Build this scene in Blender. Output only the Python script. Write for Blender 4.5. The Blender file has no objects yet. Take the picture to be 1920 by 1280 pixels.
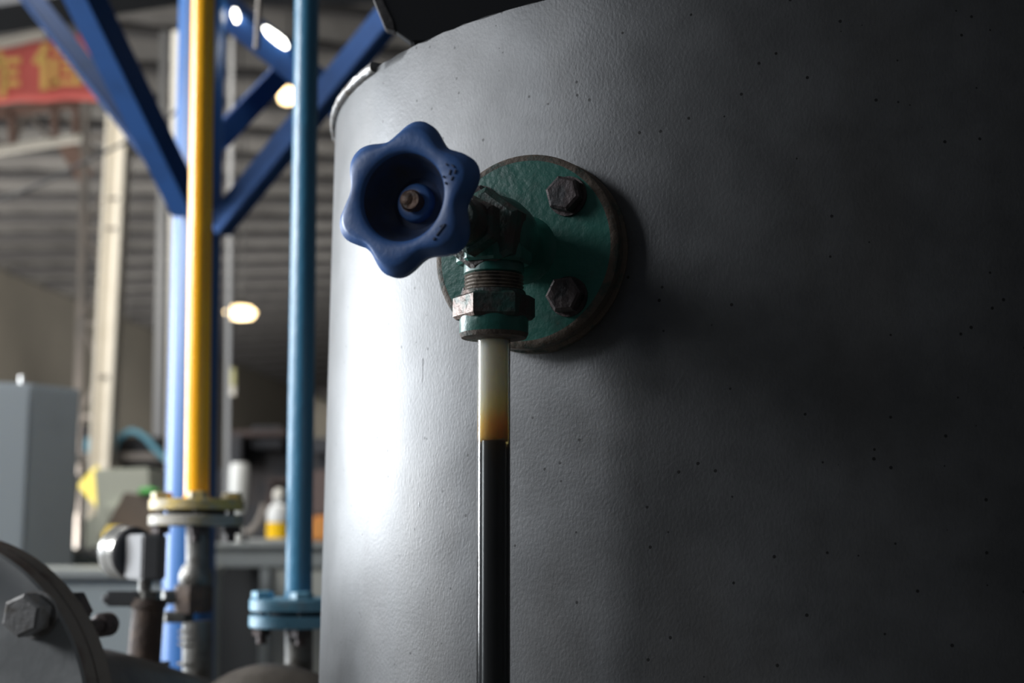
import bpy, bmesh, math, random
from mathutils import Vector, Matrix
random.seed(7)
S = bpy.context.scene
COL = S.collection
sin, cos, pi, R_ = math.sin, math.cos, math.pi, math.radians

# ------------------------------------------------------------------ camera, world, lights, exposure
EYE = 1.10
PITCH = R_(8.0)
FPX = 2667.0
cam_d = bpy.data.cameras.new('camera'); cam = bpy.data.objects.new('camera', cam_d); COL.objects.link(cam)
cam.location = (0, 0, EYE); cam.rotation_euler = (pi/2 + PITCH, 0, 0)
cam_d.sensor_width = 36.0; cam_d.lens = 36.0*FPX/1920.0
cam_d.clip_start = 0.05; cam_d.clip_end = 200
cam_d.dof.use_dof = True; cam_d.dof.focus_distance = 0.80; cam_d.dof.aperture_fstop = 7.5
S.camera = cam
S.view_settings.view_transform = 'Standard'; S.view_settings.look = 'None'
S.view_settings.exposure = 0.0; S.view_settings.gamma = 1.0
try: S.view_settings.use_curve_mapping = False
except Exception: pass
try:
    S.cycles.use_denoising = True
    S.cycles.max_bounces = 8
    S.cycles.sample_clamp_indirect = 4.0
except Exception: pass

W = bpy.data.worlds.new('world'); S.world = W; W.use_nodes = True
bg = W.node_tree.nodes['Background']
bg.inputs[0].default_value = (0.80, 0.86, 0.95, 1); bg.inputs[1].default_value = 0.6

def area(name, loc, target, sx, sy, watts, col=(1, 1, 1)):
    l = bpy.data.lights.new(name, 'AREA'); l.shape = 'RECTANGLE'; l.size = sx; l.size_y = sy
    l.energy = watts; l.color = col
    o = bpy.data.objects.new(name, l); COL.objects.link(o); o.location = loc
    o.rotation_euler = (Vector(target) - Vector(loc)).to_track_quat('-Z', 'Y').to_euler()
    return o
area('doorway_daylight', (-5.6, 4.2, 1.8), (0.0, 1.0, 1.15), 2.6, 2.3, 540, (0.90, 0.95, 1.0))
area('front_fill', (-4.6, -0.6, 3.0), (-0.3, 1.2, 1.1), 1.8, 1.4, 80, (0.90, 0.94, 1.0))  # added fill from front left for the wheel and pipe fronts
area('cabinet_fill', (-4.5, 1.5, 2.6), (-1.9, 4.6, 0.8), 1.6, 1.2, 100, (0.95, 0.97, 1.0))  # added fill to lift the cabinet front
area('pipe_fill', (-3.2, 1.0, 2.4), (-0.45, 2.25, 1.3), 0.7, 0.7, 15, (1.0, 0.98, 0.94)).data.spread = R_(46)  # added narrow beam brightening the pipes while sparing the valve
area('bench_fill', (-1.5, 3.8, 4.0), (-1.2, 7.0, 1.2), 1.0, 0.8, 140, (1.0, 0.98, 0.94))  # added fill for the machine housing and bench tops, no lamp hangs there
area('roof_fill_far', (-3.5, 26.0, 0.5), (-3.5, 30.0, 6.0), 5.0, 12.0, 300, (1.0, 0.96, 0.9))  # added emitter raising the ambient on the far roof
area('mid_hall_fill', (-3.4, 5.6, 4.2), (-2.4, 10.5, 1.6), 3.0, 1.2, 150, (1.0, 0.97, 0.92))  # added fill for the machine fronts in the middle of the hall
area('near_roof_fill', (-4.2, 11.5, 0.6), (-3.4, 20.0, 6.0), 4.0, 2.0, 330, (1.0, 0.97, 0.93))  # added emitter brightening the nearer roof from below
area('end_wall_fill', (-3.0, 38.0, 6.2), (-3.0, 46.0, 2.5), 4.0, 2.0, 1700, (1.0, 0.95, 0.88))  # added fill so the far wall is not left dark
area('far_hall_fill', (-4.6, 15.0, 1.8), (-4.6, 32.0, 4.2), 3.0, 1.5, 420, (1.0, 0.95, 0.88))  # added fill aimed down the hall from well below the roof

def at(px, py, D):
    """world point seen at pixel (px, py) of the 1920x1280 frame, at ground distance D in front of the lens"""
    a, b, c = px - 960.0, FPX, 640.0 - py
    y = b*cos(PITCH) - c*sin(PITCH); z = b*sin(PITCH) + c*cos(PITCH)
    k = D / y
    return Vector((a*k, D, EYE + z*k))

# ------------------------------------------------------------------ materials
def mat(name, c1, c2=None, rough=.5, metal=0.0, scale=20.0, thr=(.5, .62), bump=.0, bscale=None,
        stretch=(1, 1, 1), emit=None, estr=0.0, c3=None, spec=.5, coat=0.0, detail=6):
    m = bpy.data.materials.new(name); m.use_nodes = True
    nt = m.node_tree; N = nt.nodes; L = nt.links
    b = N['Principled BSDF']
    b.inputs['Base Color'].default_value = (*c1, 1)
    b.inputs['Roughness'].default_value = rough; b.inputs['Metallic'].default_value = metal
    b.inputs['Specular IOR Level'].default_value = spec
    b.inputs['Coat Weight'].default_value = coat
    tc = N.new('ShaderNodeTexCoord'); mp = N.new('ShaderNodeMapping'); mp.inputs['Scale'].default_value = stretch
    L.new(tc.outputs['Object'], mp.inputs['Vector'])
    if c2:
        nz = N.new('ShaderNodeTexNoise'); nz.inputs['Scale'].default_value = scale; nz.inputs['Detail'].default_value = detail
        nz.inputs['Roughness'].default_value = .62
        L.new(mp.outputs[0], nz.inputs['Vector'])
        cr = N.new('ShaderNodeValToRGB'); cr.color_ramp.elements[0].position = thr[0]; cr.color_ramp.elements[1].position = thr[1]
        cr.color_ramp.elements[0].color = (*c1, 1); cr.color_ramp.elements[1].color = (*c2, 1)
        if c3:
            e = cr.color_ramp.elements.new(min(1, thr[1] + .08)); e.color = (*c3, 1)
        L.new(nz.outputs['Fac'], cr.inputs['Fac']); L.new(cr.outputs['Color'], b.inputs['Base Color'])
    if bump:
        nb = N.new('ShaderNodeTexNoise'); nb.inputs['Scale'].default_value = bscale or scale*3; nb.inputs['Detail'].default_value = 4
        L.new(mp.outputs[0], nb.inputs['Vector'])
        bp = N.new('ShaderNodeBump'); bp.inputs['Strength'].default_value = bump; bp.inputs['Distance'].default_value = .002
        L.new(nb.outputs['Fac'], bp.inputs['Height']); L.new(bp.outputs['Normal'], b.inputs['Normal'])
    if emit:
        b.inputs['Emission Color'].default_value = (*emit, 1); b.inputs['Emission Strength'].default_value = estr
    return m

def tank_material():
    m = bpy.data.materials.new('tank_grey_paint'); m.use_nodes = True
    nt = m.node_tree; N = nt.nodes; L = nt.links; b = N['Principled BSDF']
    tc = N.new('ShaderNodeTexCoord')
    # broad mottling of the paint
    n1 = N.new('ShaderNodeTexNoise'); n1.inputs['Scale'].default_value = 22; n1.inputs['Detail'].default_value = 8; n1.inputs['Roughness'].default_value = .65
    L.new(tc.outputs['Object'], n1.inputs['Vector'])
    r1 = N.new('ShaderNodeValToRGB')
    r1.color_ramp.elements[0].position = .35; r1.color_ramp.elements[0].color = (.082, .084, .086, 1)
    r1.color_ramp.elements[1].position = .68; r1.color_ramp.elements[1].color = (.122, .125, .128, 1)
    L.new(n1.outputs['Fac'], r1.inputs['Fac'])
    # faint brownish smears, drawn out downwards
    mp = N.new('ShaderNodeMapping'); mp.inputs['Scale'].default_value = (1, 1, .35); L.new(tc.outputs['Object'], mp.inputs['Vector'])
    n2 = N.new('ShaderNodeTexNoise'); n2.inputs['Scale'].default_value = 9; n2.inputs['Detail'].default_value = 5; L.new(mp.outputs[0], n2.inputs['Vector'])
    r2 = N.new('ShaderNodeValToRGB'); r2.color_ramp.elements[0].position = .52; r2.color_ramp.elements[0].color = (0, 0, 0, 1)
    r2.color_ramp.elements[1].position = .75; r2.color_ramp.elements[1].color = (.5, .5, .5, 1); L.new(n2.outputs['Fac'], r2.inputs['Fac'])
    mx = N.new('ShaderNodeMix'); mx.data_type = 'RGBA'
    L.new(r2.outputs['Color'], mx.inputs['Factor']); L.new(r1.outputs['Color'], mx.inputs['A']); mx.inputs['B'].default_value = (.095, .085, .075, 1)
    # small dark pits
    vo = N.new('ShaderNodeTexVoronoi'); vo.inputs['Scale'].default_value = 110; vo.inputs['Randomness'].default_value = 1
    L.new(tc.outputs['Object'], vo.inputs['Vector'])
    lt = N.new('ShaderNodeMath'); lt.operation = 'LESS_THAN'; lt.inputs[1].default_value = .105; L.new(vo.outputs['Distance'], lt.inputs[0])
    sp = N.new('ShaderNodeSeparateColor'); L.new(vo.outputs['Color'], sp.inputs[0])
    lt2 = N.new('ShaderNodeMath'); lt2.operation = 'LESS_THAN'; lt2.inputs[1].default_value = .42; L.new(sp.outputs[0], lt2.inputs[0])
    mu = N.new('ShaderNodeMath'); mu.operation = 'MULTIPLY'; L.new(lt.outputs[0], mu.inputs[0]); L.new(lt2.outputs[0], mu.inputs[1])
    mx2 = N.new('ShaderNodeMix'); mx2.data_type = 'RGBA'
    L.new(mu.outputs[0], mx2.inputs['Factor']); L.new(mx.outputs['Result'], mx2.inputs['A']); mx2.inputs['B'].default_value = (.02, .02, .02, 1)
    L.new(mx2.outputs['Result'], b.inputs['Base Color'])
    # scratches and grain in the relief
    mp3 = N.new('ShaderNodeMapping'); mp3.inputs['Scale'].default_value = (1, 1, .7); L.new(tc.outputs['Object'], mp3.inputs['Vector'])
    n3 = N.new('ShaderNodeTexNoise'); n3.inputs['Scale'].default_value = 620; n3.inputs['Detail'].default_value = 5; L.new(mp3.outputs[0], n3.inputs['Vector'])
    n4 = N.new('ShaderNodeTexNoise'); n4.inputs['Scale'].default_value = 16; n4.inputs['Detail'].default_value = 1; L.new(tc.outputs['Object'], n4.inputs['Vector'])
    ma = N.new('ShaderNodeMath'); ma.operation = 'MULTIPLY_ADD'; ma.inputs[1].default_value = .16
    L.new(n3.outputs['Fac'], ma.inputs[0]); L.new(n4.outputs['Fac'], ma.inputs[2])
    sb = N.new('ShaderNodeMath'); sb.operation = 'SUBTRACT'; L.new(ma.outputs[0], sb.inputs[0]); L.new(mu.outputs[0], sb.inputs[1])
    bp = N.new('ShaderNodeBump'); bp.inputs['Strength'].default_value = .55; bp.inputs['Distance'].default_value = .0016
    L.new(sb.outputs[0], bp.inputs['Height']); L.new(bp.outputs['Normal'], b.inputs['Normal'])
    b.inputs['Roughness'].default_value = .43; b.inputs['Metallic'].default_value = .35
    return m

M = {}
M['tank'] = tank_material()
M['tank_edge'] = mat('rim_bare_steel', (.30, .30, .30), (.14, .12, .10), rough=.4, metal=.5, scale=60, bump=.5)
M['wheel'] = mat('wheel_blue_plastic', (.045, .13, .36), (.055, .10, .23), rough=.42, scale=45, thr=(.45, .75), bump=.12, bscale=200, c3=(.05, .055, .08))
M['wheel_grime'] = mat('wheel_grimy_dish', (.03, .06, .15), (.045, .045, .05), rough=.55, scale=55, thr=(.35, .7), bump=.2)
M['mark'] = mat('mark_dark_ink', (.03, .05, .11), rough=.6)
M['green'] = mat('valve_green_paint', (.022, .125, .098), (.025, .09, .073), rough=.38, scale=50, thr=(.52, .7), c3=(.09, .06, .045), bump=.25, bscale=220)
M['green_worn'] = mat('green_paint_worn_to_rust', (.03, .14, .11), (.10, .075, .055), rough=.5, scale=60, thr=(.40, .56), bump=.5, bscale=260)
M['green_dark'] = mat('green_paint_grimy_shaded', (.018, .065, .052), (.055, .042, .036), rough=.5, scale=60, thr=(.38, .55), bump=.5, bscale=260)  # shade mixed into the grime: darker copy for hexagons and nut's other facets
M['rust_rim'] = mat('rusty_flange_edge', (.11, .085, .065), (.045, .06, .05), rough=.75, scale=80, bump=.6)
M['rust_thread'] = mat('rusty_thread', (.16, .13, .10), (.07, .06, .05), rough=.5, metal=.3, scale=90, bump=.4)
M['bolt_dark'] = mat('bolt_dark_steel', (.07, .055, .055), (.03, .03, .032), rough=.55, metal=.4, scale=80, bump=.4)
M['nut_lit_worn'] = mat('nut_lit_scraped_steel', (.27, .20, .17), (.05, .08, .065), rough=.5, metal=.3, scale=70, thr=(.5, .62), bump=.7)
M['brass'] = mat('brown_stem_nut', (.12, .065, .04), (.06, .04, .03), rough=.55, metal=.2, scale=120, bump=.4)
M['yellow'] = mat('yellow_pipe_paint', (.95, .45, .012), (.84, .37, .012), rough=.3, scale=12, bump=.25, bscale=90, stretch=(1, 1, .3))
M['yellow_worn'] = mat('yellow_paint_dusty', (.50, .37, .10), (.34, .30, .20), rough=.5, scale=40, thr=(.42, .6), bump=.3)
M['grey_dusty'] = mat('flange_dusty_grey', (.28, .27, .24), (.32, .25, .08), rough=.55, scale=30, thr=(.5, .65), bump=.3)
M['bluepipe'] = mat('blue_pipe_paint', (.036, .155, .27), (.042, .12, .20), rough=.36, scale=14, thr=(.55, .68), c3=(.13, .08, .05), bump=.3, bscale=120, stretch=(1, 1, .5))
M['lightblue'] = mat('light_blue_flange_paint', (.13, .33, .47), (.16, .30, .40), rough=.45, scale=50, bump=.3)
M['postblue'] = mat('post_blue_enamel', (.022, .12, .36), (.02, .105, .32), rough=.4, scale=6)
M['braceshade'] = mat('brace_shaded_blue', (.008, .034, .11), (.007, .03, .09), rough=.7, spec=.1)
M['braceblue'] = mat('brace_blue_enamel', (.013, .060, .20), (.011, .05, .165), rough=.6, spec=.15, scale=8)
M['galv'] = mat('galvanised_pipe', (.13, .13, .125), (.06, .055, .048), rough=.42, metal=.5, scale=40, bump=.5)
M['rustpipe'] = mat('rusty_brown_pipe', (.045, .03, .024), (.075, .05, .036), rough=.72, scale=60, bump=.8, c3=(.05, .035, .03))
M['dkpipe'] = mat('header_pipe_brown', (.075, .065, .055), (.05, .042, .036), rough=.5, scale=25, bump=.4)
M['fl_grey'] = mat('flange_grey_paint', (.24, .25, .255), (.20, .21, .215), rough=.5, scale=18, bump=.3)
M['fl_rim'] = mat('flange_rusty_rim', (.13, .115, .10), (.08, .06, .05), rough=.6, scale=30, bump=.5)
M['bolt_grey'] = mat('bolt_zinc_grey', (.22, .22, .22), (.14, .13, .12), rough=.45, metal=.4, scale=60, bump=.3)
M['gauge'] = mat('gauge_grey_case', (.12, .123, .13), rough=.7)
M['gauge_dark'] = mat('gauge_dark_back', (.06, .062, .07), rough=.5)
M['chrome'] = mat('bezel_bright_metal', (.6, .6, .58), rough=.25, metal=.8)
M['cab'] = mat('cabinet_slate_paint', (.30, .335, .36), (.27, .30, .32), rough=.55, scale=3)
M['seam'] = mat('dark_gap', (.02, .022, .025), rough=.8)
M['benchtop'] = mat('bench_top_grey', (.30, .315, .30), (.26, .27, .26), rough=.5, scale=9)
M['benchside'] = mat('bench_panel_grey_green', (.30, .335, .335), rough=.6)
M['benchwarm'] = mat('bench_panel_warm_grey', (.48, .48, .42), rough=.6)
M['beige'] = mat('post_cream_paint', (.95, .88, .74), (.88, .81, .67), rough=.5, scale=5)
M['lattice'] = mat('lattice_weathered_steel', (.24, .21, .185), (.18, .165, .15), rough=.6, scale=5)
M['silver'] = mat('mast_silver_paint', (.25, .25, .25), rough=.4, metal=.3)
M['brown'] = mat('brown_truss_steel', (.19, .12, .095), rough=.7)
M['white'] = mat('beam_white_paint', (.66, .63, .56), rough=.5)
M['red'] = mat('banner_red_cloth', (.68, .15, .13), (.60, .125, .11), rough=.8, scale=1.2)
M['gold'] = mat('banner_yellow_print', (.85, .56, .17), rough=.8)
M['wall'] = mat('wall_beige_render', (.20, .185, .155), (.15, .14, .12), rough=.9, scale=.5, thr=(.35, .7))
M['roof'] = mat('roof_sheet_grey', (.18, .176, .17), (.12, .117, .115), rough=.7, scale=.8, thr=(.35, .7), stretch=(2, .3, 1))
M['purlin'] = mat('purlin_dark_steel', (.085, .083, .086), rough=.7)
M['floor'] = mat('floor_concrete', (.09, .087, .08), (.06, .058, .053), rough=.7, scale=2)
M['darkwall'] = mat('wall_dark_sheet', (.05, .05, .052), rough=.8)
M['black'] = mat('platform_black_steel', (.010, .011, .014), rough=.6)
M['plate_lit'] = mat('hopper_lit_side_steel', (.10, .095, .095), (.06, .055, .055), rough=.5, metal=.3, scale=50, bump=.5)
M['machine'] = mat('machine_dark_iron', (.022, .022, .026), (.04, .03, .026), rough=.6, scale=3)
M['machine2'] = mat('machine_brown_iron', (.06, .036, .03), (.03, .024, .024), rough=.6, scale=3)
M['housing'] = mat('housing_grey_green', (.50, .52, .45), (.44, .46, .40), rough=.6, scale=4)
M['card'] = mat('brown_cardboard', (.115, .09, .07), (.15, .11, .08), rough=.85, scale=4)
M['greenrag'] = mat('green_cloth', (.07, .34, .07), rough=.8)
M['sign'] = mat('sign_yellow', (.95, .74, .16), rough=.5)
M['hose'] = mat('hose_blue_rubber', (.16, .42, .55), rough=.5)
M['cable'] = mat('cable_black_rubber', (.03, .03, .032), rough=.6)
M['orange'] = mat('orange_plastic', (.60, .25, .06), rough=.5)
M['ylwlub'] = mat('yellow_oil', (1.0, .60, .02), rough=.1, emit=None)
M['plasticw'] = mat('bottle_cloudy_plastic', (.72, .72, .70), rough=.35)
M['paleplate'] = mat('pale_tray', (.40, .40, .38), rough=.5)
M['lampwarm'] = mat('lamp_warm_glow', (1, .85, .6), emit=(1.0, .72, .36), estr=6.0)
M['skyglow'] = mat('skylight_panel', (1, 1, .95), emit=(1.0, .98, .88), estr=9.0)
M['lampshade'] = mat('lamp_shade_metal', (.10, .10, .10), rough=.5)
M['drip'] = mat('paint_drip_grey', (.27, .28, .29), rough=.3, metal=.35)

# glass wall of the sight tube: clear with a glossy skin
g = bpy.data.materials.new('sight_glass'); g.use_nodes = True; nt = g.node_tree; nt.nodes.clear()
o_ = nt.nodes.new('ShaderNodeOutputMaterial'); tr = nt.nodes.new('ShaderNodeBsdfTransparent'); tr.inputs[0].default_value = (.93, .94, .93, 1)
gl = nt.nodes.new('ShaderNodeBsdfGlossy'); gl.inputs['Roughness'].default_value = .12
tl = nt.nodes.new('ShaderNodeBsdfTranslucent'); tl.inputs[0].default_value = (.85, .86, .84, 1)
ly = nt.nodes.new('ShaderNodeFresnel'); ly.inputs[0].default_value = 1.5
m1 = nt.nodes.new('ShaderNodeMixShader'); m2 = nt.nodes.new('ShaderNodeMixShader'); m1.inputs[0].default_value = .34
nt.links.new(tr.outputs[0], m1.inputs[1]); nt.links.new(tl.outputs[0], m1.inputs[2])
nt.links.new(ly.outputs[0], m2.inputs[0]); nt.links.new(m1.outputs[0], m2.inputs[1]); nt.links.new(gl.outputs[0], m2.inputs[2])
nt.links.new(m2.outputs[0], o_.inputs[0]); M['glass'] = g

# oily film inside the bore: milky, stained amber just over the oil level (a stain of its own, fixed to the tube)
def film_material(zlow, zhigh):
    m = bpy.data.materials.new('oily_film'); m.use_nodes = True; nt = m.node_tree; N = nt.nodes; L = nt.links
    b = N['Principled BSDF']; tc = N.new('ShaderNodeTexCoord'); sx = N.new('ShaderNodeSeparateXYZ'); L.new(tc.outputs['Object'], sx.inputs[0])
    mr = N.new('ShaderNodeMapRange'); mr.inputs['From Min'].default_value = zlow; mr.inputs['From Max'].default_value = zhigh
    nz = N.new('ShaderNodeTexNoise'); nz.inputs['Scale'].default_value = 90
    ad = N.new('ShaderNodeMath'); ad.operation = 'MULTIPLY_ADD'; ad.inputs[1].default_value = .012; L.new(nz.outputs['Fac'], ad.inputs[0]); L.new(sx.outputs['Z'], ad.inputs[2])
    L.new(ad.outputs[0], mr.inputs['Value'])
    cr = N.new('ShaderNodeValToRGB'); e = cr.color_ramp.elements
    e[0].position = 0.0; e[0].color = (.90, .40, .05, 1); e[1].position = 1.0; e[1].color = (.9, .88, .82, 1)
    for p, c in ((.10, (.96, .52, .09, 1)), (.27, (.96, .66, .22, 1)), (.42, (.95, .84, .60, 1)), (.6, (.9, .87, .78, 1))):
        k = e.new(p); k.color = c
    L.new(mr.outputs[0], cr.inputs[0]); L.new(cr.outputs[0], b.inputs['Base Color'])
    b.inputs['Roughness'].default_value = .35
    b.inputs['Subsurface Weight'].default_value = 1.0; b.inputs['Subsurface Radius'].default_value = (1, .9, .75)
    b.inputs['Subsurface Scale'].default_value = .012
    return m
M['oil'] = mat('black_oil', (.012, .013, .016), rough=.25)

# ------------------------------------------------------------------ mesh helpers
def obj(name, bm, m, parent=None, smooth=True, angle=35, loc=None):
    me = bpy.data.meshes.new(name)
    bmesh.ops.recalc_face_normals(bm, faces=bm.faces)
    if loc is not None:
        bmesh.ops.translate(bm, verts=bm.verts, vec=-Vector(loc))
    bm.to_mesh(me); bm.free()
    ms = m if isinstance(m, (list, tuple)) else [m]
    for x in ms: me.materials.append(x)
    if smooth:
        for p in me.polygons: p.use_smooth = True
        me.set_sharp_from_angle(angle=R_(angle))
    o = bpy.data.objects.new(name, me); COL.objects.link(o)
    if loc is not None: o.location = loc
    if parent is not None:
        pl = world_loc(parent)
        o.parent = parent
        o.location = (Vector(loc) if loc is not None else Vector((0, 0, 0))) - pl
    return o

def world_loc(o):
    v = Vector((0, 0, 0))
    while o is not None:
        v += o.location; o = o.parent
    return v

def thing(name, label, cat, loc, group=None):
    o = bpy.data.objects.new(name, None); COL.objects.link(o); o.location = loc
    o['label'] = label; o['category'] = cat
    if group: o['group'] = group
    return o
def tag(o, label, cat, group=None):
    o['label'] = label; o['category'] = cat
    if group: o['group'] = group
    return o
def struct(o):
    o['kind'] = 'structure'; return o

def frame(p, n, up=(0, 0, 1)):
    """matrix with local Z along n at p, local Y as near up as may be"""
    z = Vector(n).normalized(); u = Vector(up)
    if abs(z.dot(u.normalized())) > .995: u = Vector((0, 1, 0))
    x = u.cross(z).normalized(); y = z.cross(x)
    return Matrix(((x.x, y.x, z.x, p[0]), (x.y, y.y, z.y, p[1]), (x.z, y.z, z.z, p[2]), (0, 0, 0, 1)))

def revolve(bm, prof, mtx, seg=48, rfun=None, cap=True):
    """prof: list of (r, z) in local axes of mtx, Z the axis"""
    rings = []
    for r, z in prof:
        if r <= 1e-7:
            rings.append([bm.verts.new(mtx @ Vector((0, 0, z)))])
        else:
            ring = []
            for i in range(seg):
                a = 2*pi*i/seg
                rr = r if rfun is None else rfun(r, a)
                ring.append(bm.verts.new(mtx @ Vector((rr*cos(a), rr*sin(a), z))))
            rings.append(ring)
    for A, B in zip(rings[:-1], rings[1:]):
        if len(A) == 1 and len(B) == 1: continue
        if len(A) == 1:
            for i in range(seg): bm.faces.new((A[0], B[i], B[(i+1) % seg]))
        elif len(B) == 1:
            for i in range(seg): bm.faces.new((A[i], B[0], A[(i+1) % seg]))
        else:
            for i in range(seg): bm.faces.new((A[i], B[i], B[(i+1) % seg], A[(i+1) % seg]))
    if cap:
        if len(rings[0]) > 1: bm.faces.new(rings[0])
        if len(rings[-1]) > 1: bm.faces.new(list(reversed(rings[-1])))
    return rings

def cyl(bm, a, b, r, r2=None, seg=32, bevel=0.0):
    a = Vector(a); b = Vector(b); L = (b-a).length; r2 = r if r2 is None else r2
    m = frame(a, b-a)
    if bevel: prof = [(0, 0), (r-bevel, 0), (r, bevel), (r2, L-bevel), (r2-bevel, L), (0, L)]
    else: prof = [(0, 0), (r, 0), (r2, L), (0, L)]
    revolve(bm, prof, m, seg)

def hexa(bm, p, n, rad, h, phase=0.0, chamfer=.12, up=(0, 0, 1)):
    """hexagon head with chamfered corners, base at p, rising along n"""
    m = frame(p, n, up)
    c = rad*chamfer
    def ring(r, z):
        return [bm.verts.new(m @ Vector((r*cos(phase+i*pi/3), r*sin(phase+i*pi/3), z))) for i in range(6)]
    rs = [ring(rad-c*.6, 0), ring(rad, c*.6), ring(rad, h-c*.6), ring(rad-c, h)]
    bm.faces.new(rs[0]); bm.faces.new(list(reversed(rs[-1])))
    for A, B in zip(rs[:-1], rs[1:]):
        for i in range(6): bm.faces.new((A[i], B[i], B[(i+1) % 6], A[(i+1) % 6]))

def box(bm, c, s, mtx=None, bev=0.0):
    r = bmesh.ops.create_cube(bm, size=1)
    vs = r['verts']
    for v in vs: v.co = Vector((v.co.x*s[0], v.co.y*s[1], v.co.z*s[2]))
    if bev:
        es = list({e for v in vs for e in v.link_edges})
        rb = bmesh.ops.bevel(bm, geom=es, offset=bev, segments=2, affect='EDGES')
        vs = list({v for f in rb['faces'] for v in f.verts} | {v for v in vs if v.is_valid})
    t = Matrix.Translation(Vector(c)) @ (mtx or Matrix.Identity(4))
    for v in vs: v.co = t @ v.co

def bar(bm, a, b, w, d, side=(1, 0, 0), bev=0.0):
    """rectangular bar a->b, width w along `side`, depth d across"""
    a = Vector(a); b = Vector(b); z = (b-a).normalized(); x = Vector(side); x = (x - z*x.dot(z)).normalized(); y = z.cross(x)
    m = Matrix(((x.x, y.x, z.x, 0), (x.y, y.y, z.y, 0), (x.z, y.z, z.z, 0), (0, 0, 0, 1)))
    box(bm, (a+b)/2, (w, d, (b-a).length), m, bev)

def prism(bm, pts, D, t, bev=0.0):
    """solid with the outline pts (pixels), front at ground distance D, thickness t"""
    F = [bm.verts.new(at(x, y, D)) for x, y in pts]
    B = [bm.verts.new(v.co + Vector((0, t, 0))) for v in F]
    bm.faces.new(F); bm.faces.new(list(reversed(B)))
    n = len(F)
    for i in range(n): bm.faces.new((F[i], B[i], B[(i+1) % n], F[(i+1) % n]))
    if bev:
        bmesh.ops.bevel(bm, geom=list(bm.edges), offset=bev, segments=2, affect='EDGES')

def tube(bm, pts, r, seg=12, sub=8):
    """round tube through pts (Catmull-Rom)"""
    P = [Vector(p) for p in pts]; Q = [P[0]*2-P[1]] + P + [P[-1]*2-P[-2]]
    out = []
    for i in range(1, len(Q)-2):
        for k in range(sub):
            t = k/sub; a, b, c, d = Q[i-1], Q[i], Q[i+1], Q[i+2]
            out.append(.5*((2*b)+(c-a)*t+(2*a-5*b+4*c-d)*t*t+(3*b-a-3*c+d)*t**3))
    out.append(P[-1])
    rings = []; up = Vector((0, 0, 1)); px = None
    for i, p in enumerate(out):
        d = (out[min(i+1, len(out)-1)] - out[max(i-1, 0)]).normalized()
        if px is None:
            x = d.orthogonal().normalized()
        else:
            x = (px - d*px.dot(d)).normalized()
        px = x; y = d.cross(x)
        rings.append([bm.verts.new(p + (x*cos(2*pi*k/seg) + y*sin(2*pi*k/seg))*r) for k in range(seg)])
    bm.faces.new(rings[0]); bm.faces.new(list(reversed(rings[-1])))
    for A, B in zip(rings[:-1], rings[1:]):
        for k in range(seg): bm.faces.new((A[k], B[k], B[(k+1) % seg], A[(k+1) % seg]))

NB = bmesh.new
Z = Vector((0, 0, 1))

# ================================================================== THE SETTING
def wx(y): return -7.2 + .1167*(y-20) - .35      # line of the long left wall
EAVE = EYE + 3.94
bm = NB(); box(bm, (-2.5, 20, -.05), (14, 54, .1)); struct(obj('floor', bm, M['floor'], smooth=False))
bm = NB()
for (y0, y1, z0, z1) in ((8.2, 50, 0, EAVE), (-4, 1.2, 0, EAVE), (1.2, 8.2, 4.2, EAVE)):
    a0 = Vector((wx(y0), y0, z0)); a1 = Vector((wx(y1), y1, z0))
    q = [a0, a1, a1+Vector((-.25, 0, 0)), a0+Vector((-.25, 0, 0))]
    lo = [bm.verts.new(v) for v in q]; hi = [bm.verts.new(v+Z*(z1-z0)) for v in q]
    bm.faces.new(lo); bm.faces.new(list(reversed(hi)))
    for i in range(4): bm.faces.new((lo[i], hi[i], hi[(i+1) % 4], lo[(i+1) % 4]))
struct(obj('wall_left', bm, M['wall'], smooth=False))
bm = NB(); box(bm, (-1.5, 47, 3.8), (12, .25, 7.6)); struct(obj('wall_far', bm, M['wall'], smooth=False))
bm = NB(); box(bm, (3.2, 21.5, 3.8), (.2, 51, 7.6)); struct(obj('wall_right', bm, M['darkwall'], smooth=False))
bm = NB(); box(bm, (-3.2, -4.1, 3.0), (13, .2, 6.0)); struct(obj('wall_back', bm, M['darkwall'], smooth=False))
# corrugated roof, falling to the left wall
SL = .20
def roofz(x, y): return EAVE + .02 + (x - wx(y))*SL
bm = NB()
ny, nx = 26, 60
grid = []
for j in range(ny+1):
    y = -4 + 54*j/ny; row = []
    for i in range(nx+1):
        x = wx(y) - .3 + (3.6 - wx(y))*i/nx
        row.append(bm.verts.new((x, y, roofz(x, y) + .02*(i % 2))))
    grid.append(row)
for j in range(ny):
    for i in range(nx):
        bm.faces.new((grid[j][i], grid[j][i+1], grid[j+1][i+1], grid[j+1][i]))
roof = struct(obj('ceiling', bm, M['roof'], smooth=False))
for k in range(36):                                    # purlins under the sheets, one object each
    y0 = 1.0 + k*1.15; xa = wx(y0)+.12; xb = 3.0; yb = y0 + .8*(xb-xa)
    if yb > 46.7: xb = xa + (46.7-y0)/.8; yb = 46.7
    bm = NB()
    bar(bm, (xa, y0, roofz(xa, y0)-.06), (xb, yb, roofz(xb, yb)-.06), .12, .08, side=(0, 1, 0))
    obj('purlin', bm, M['purlin'], roof, smooth=False)

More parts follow.
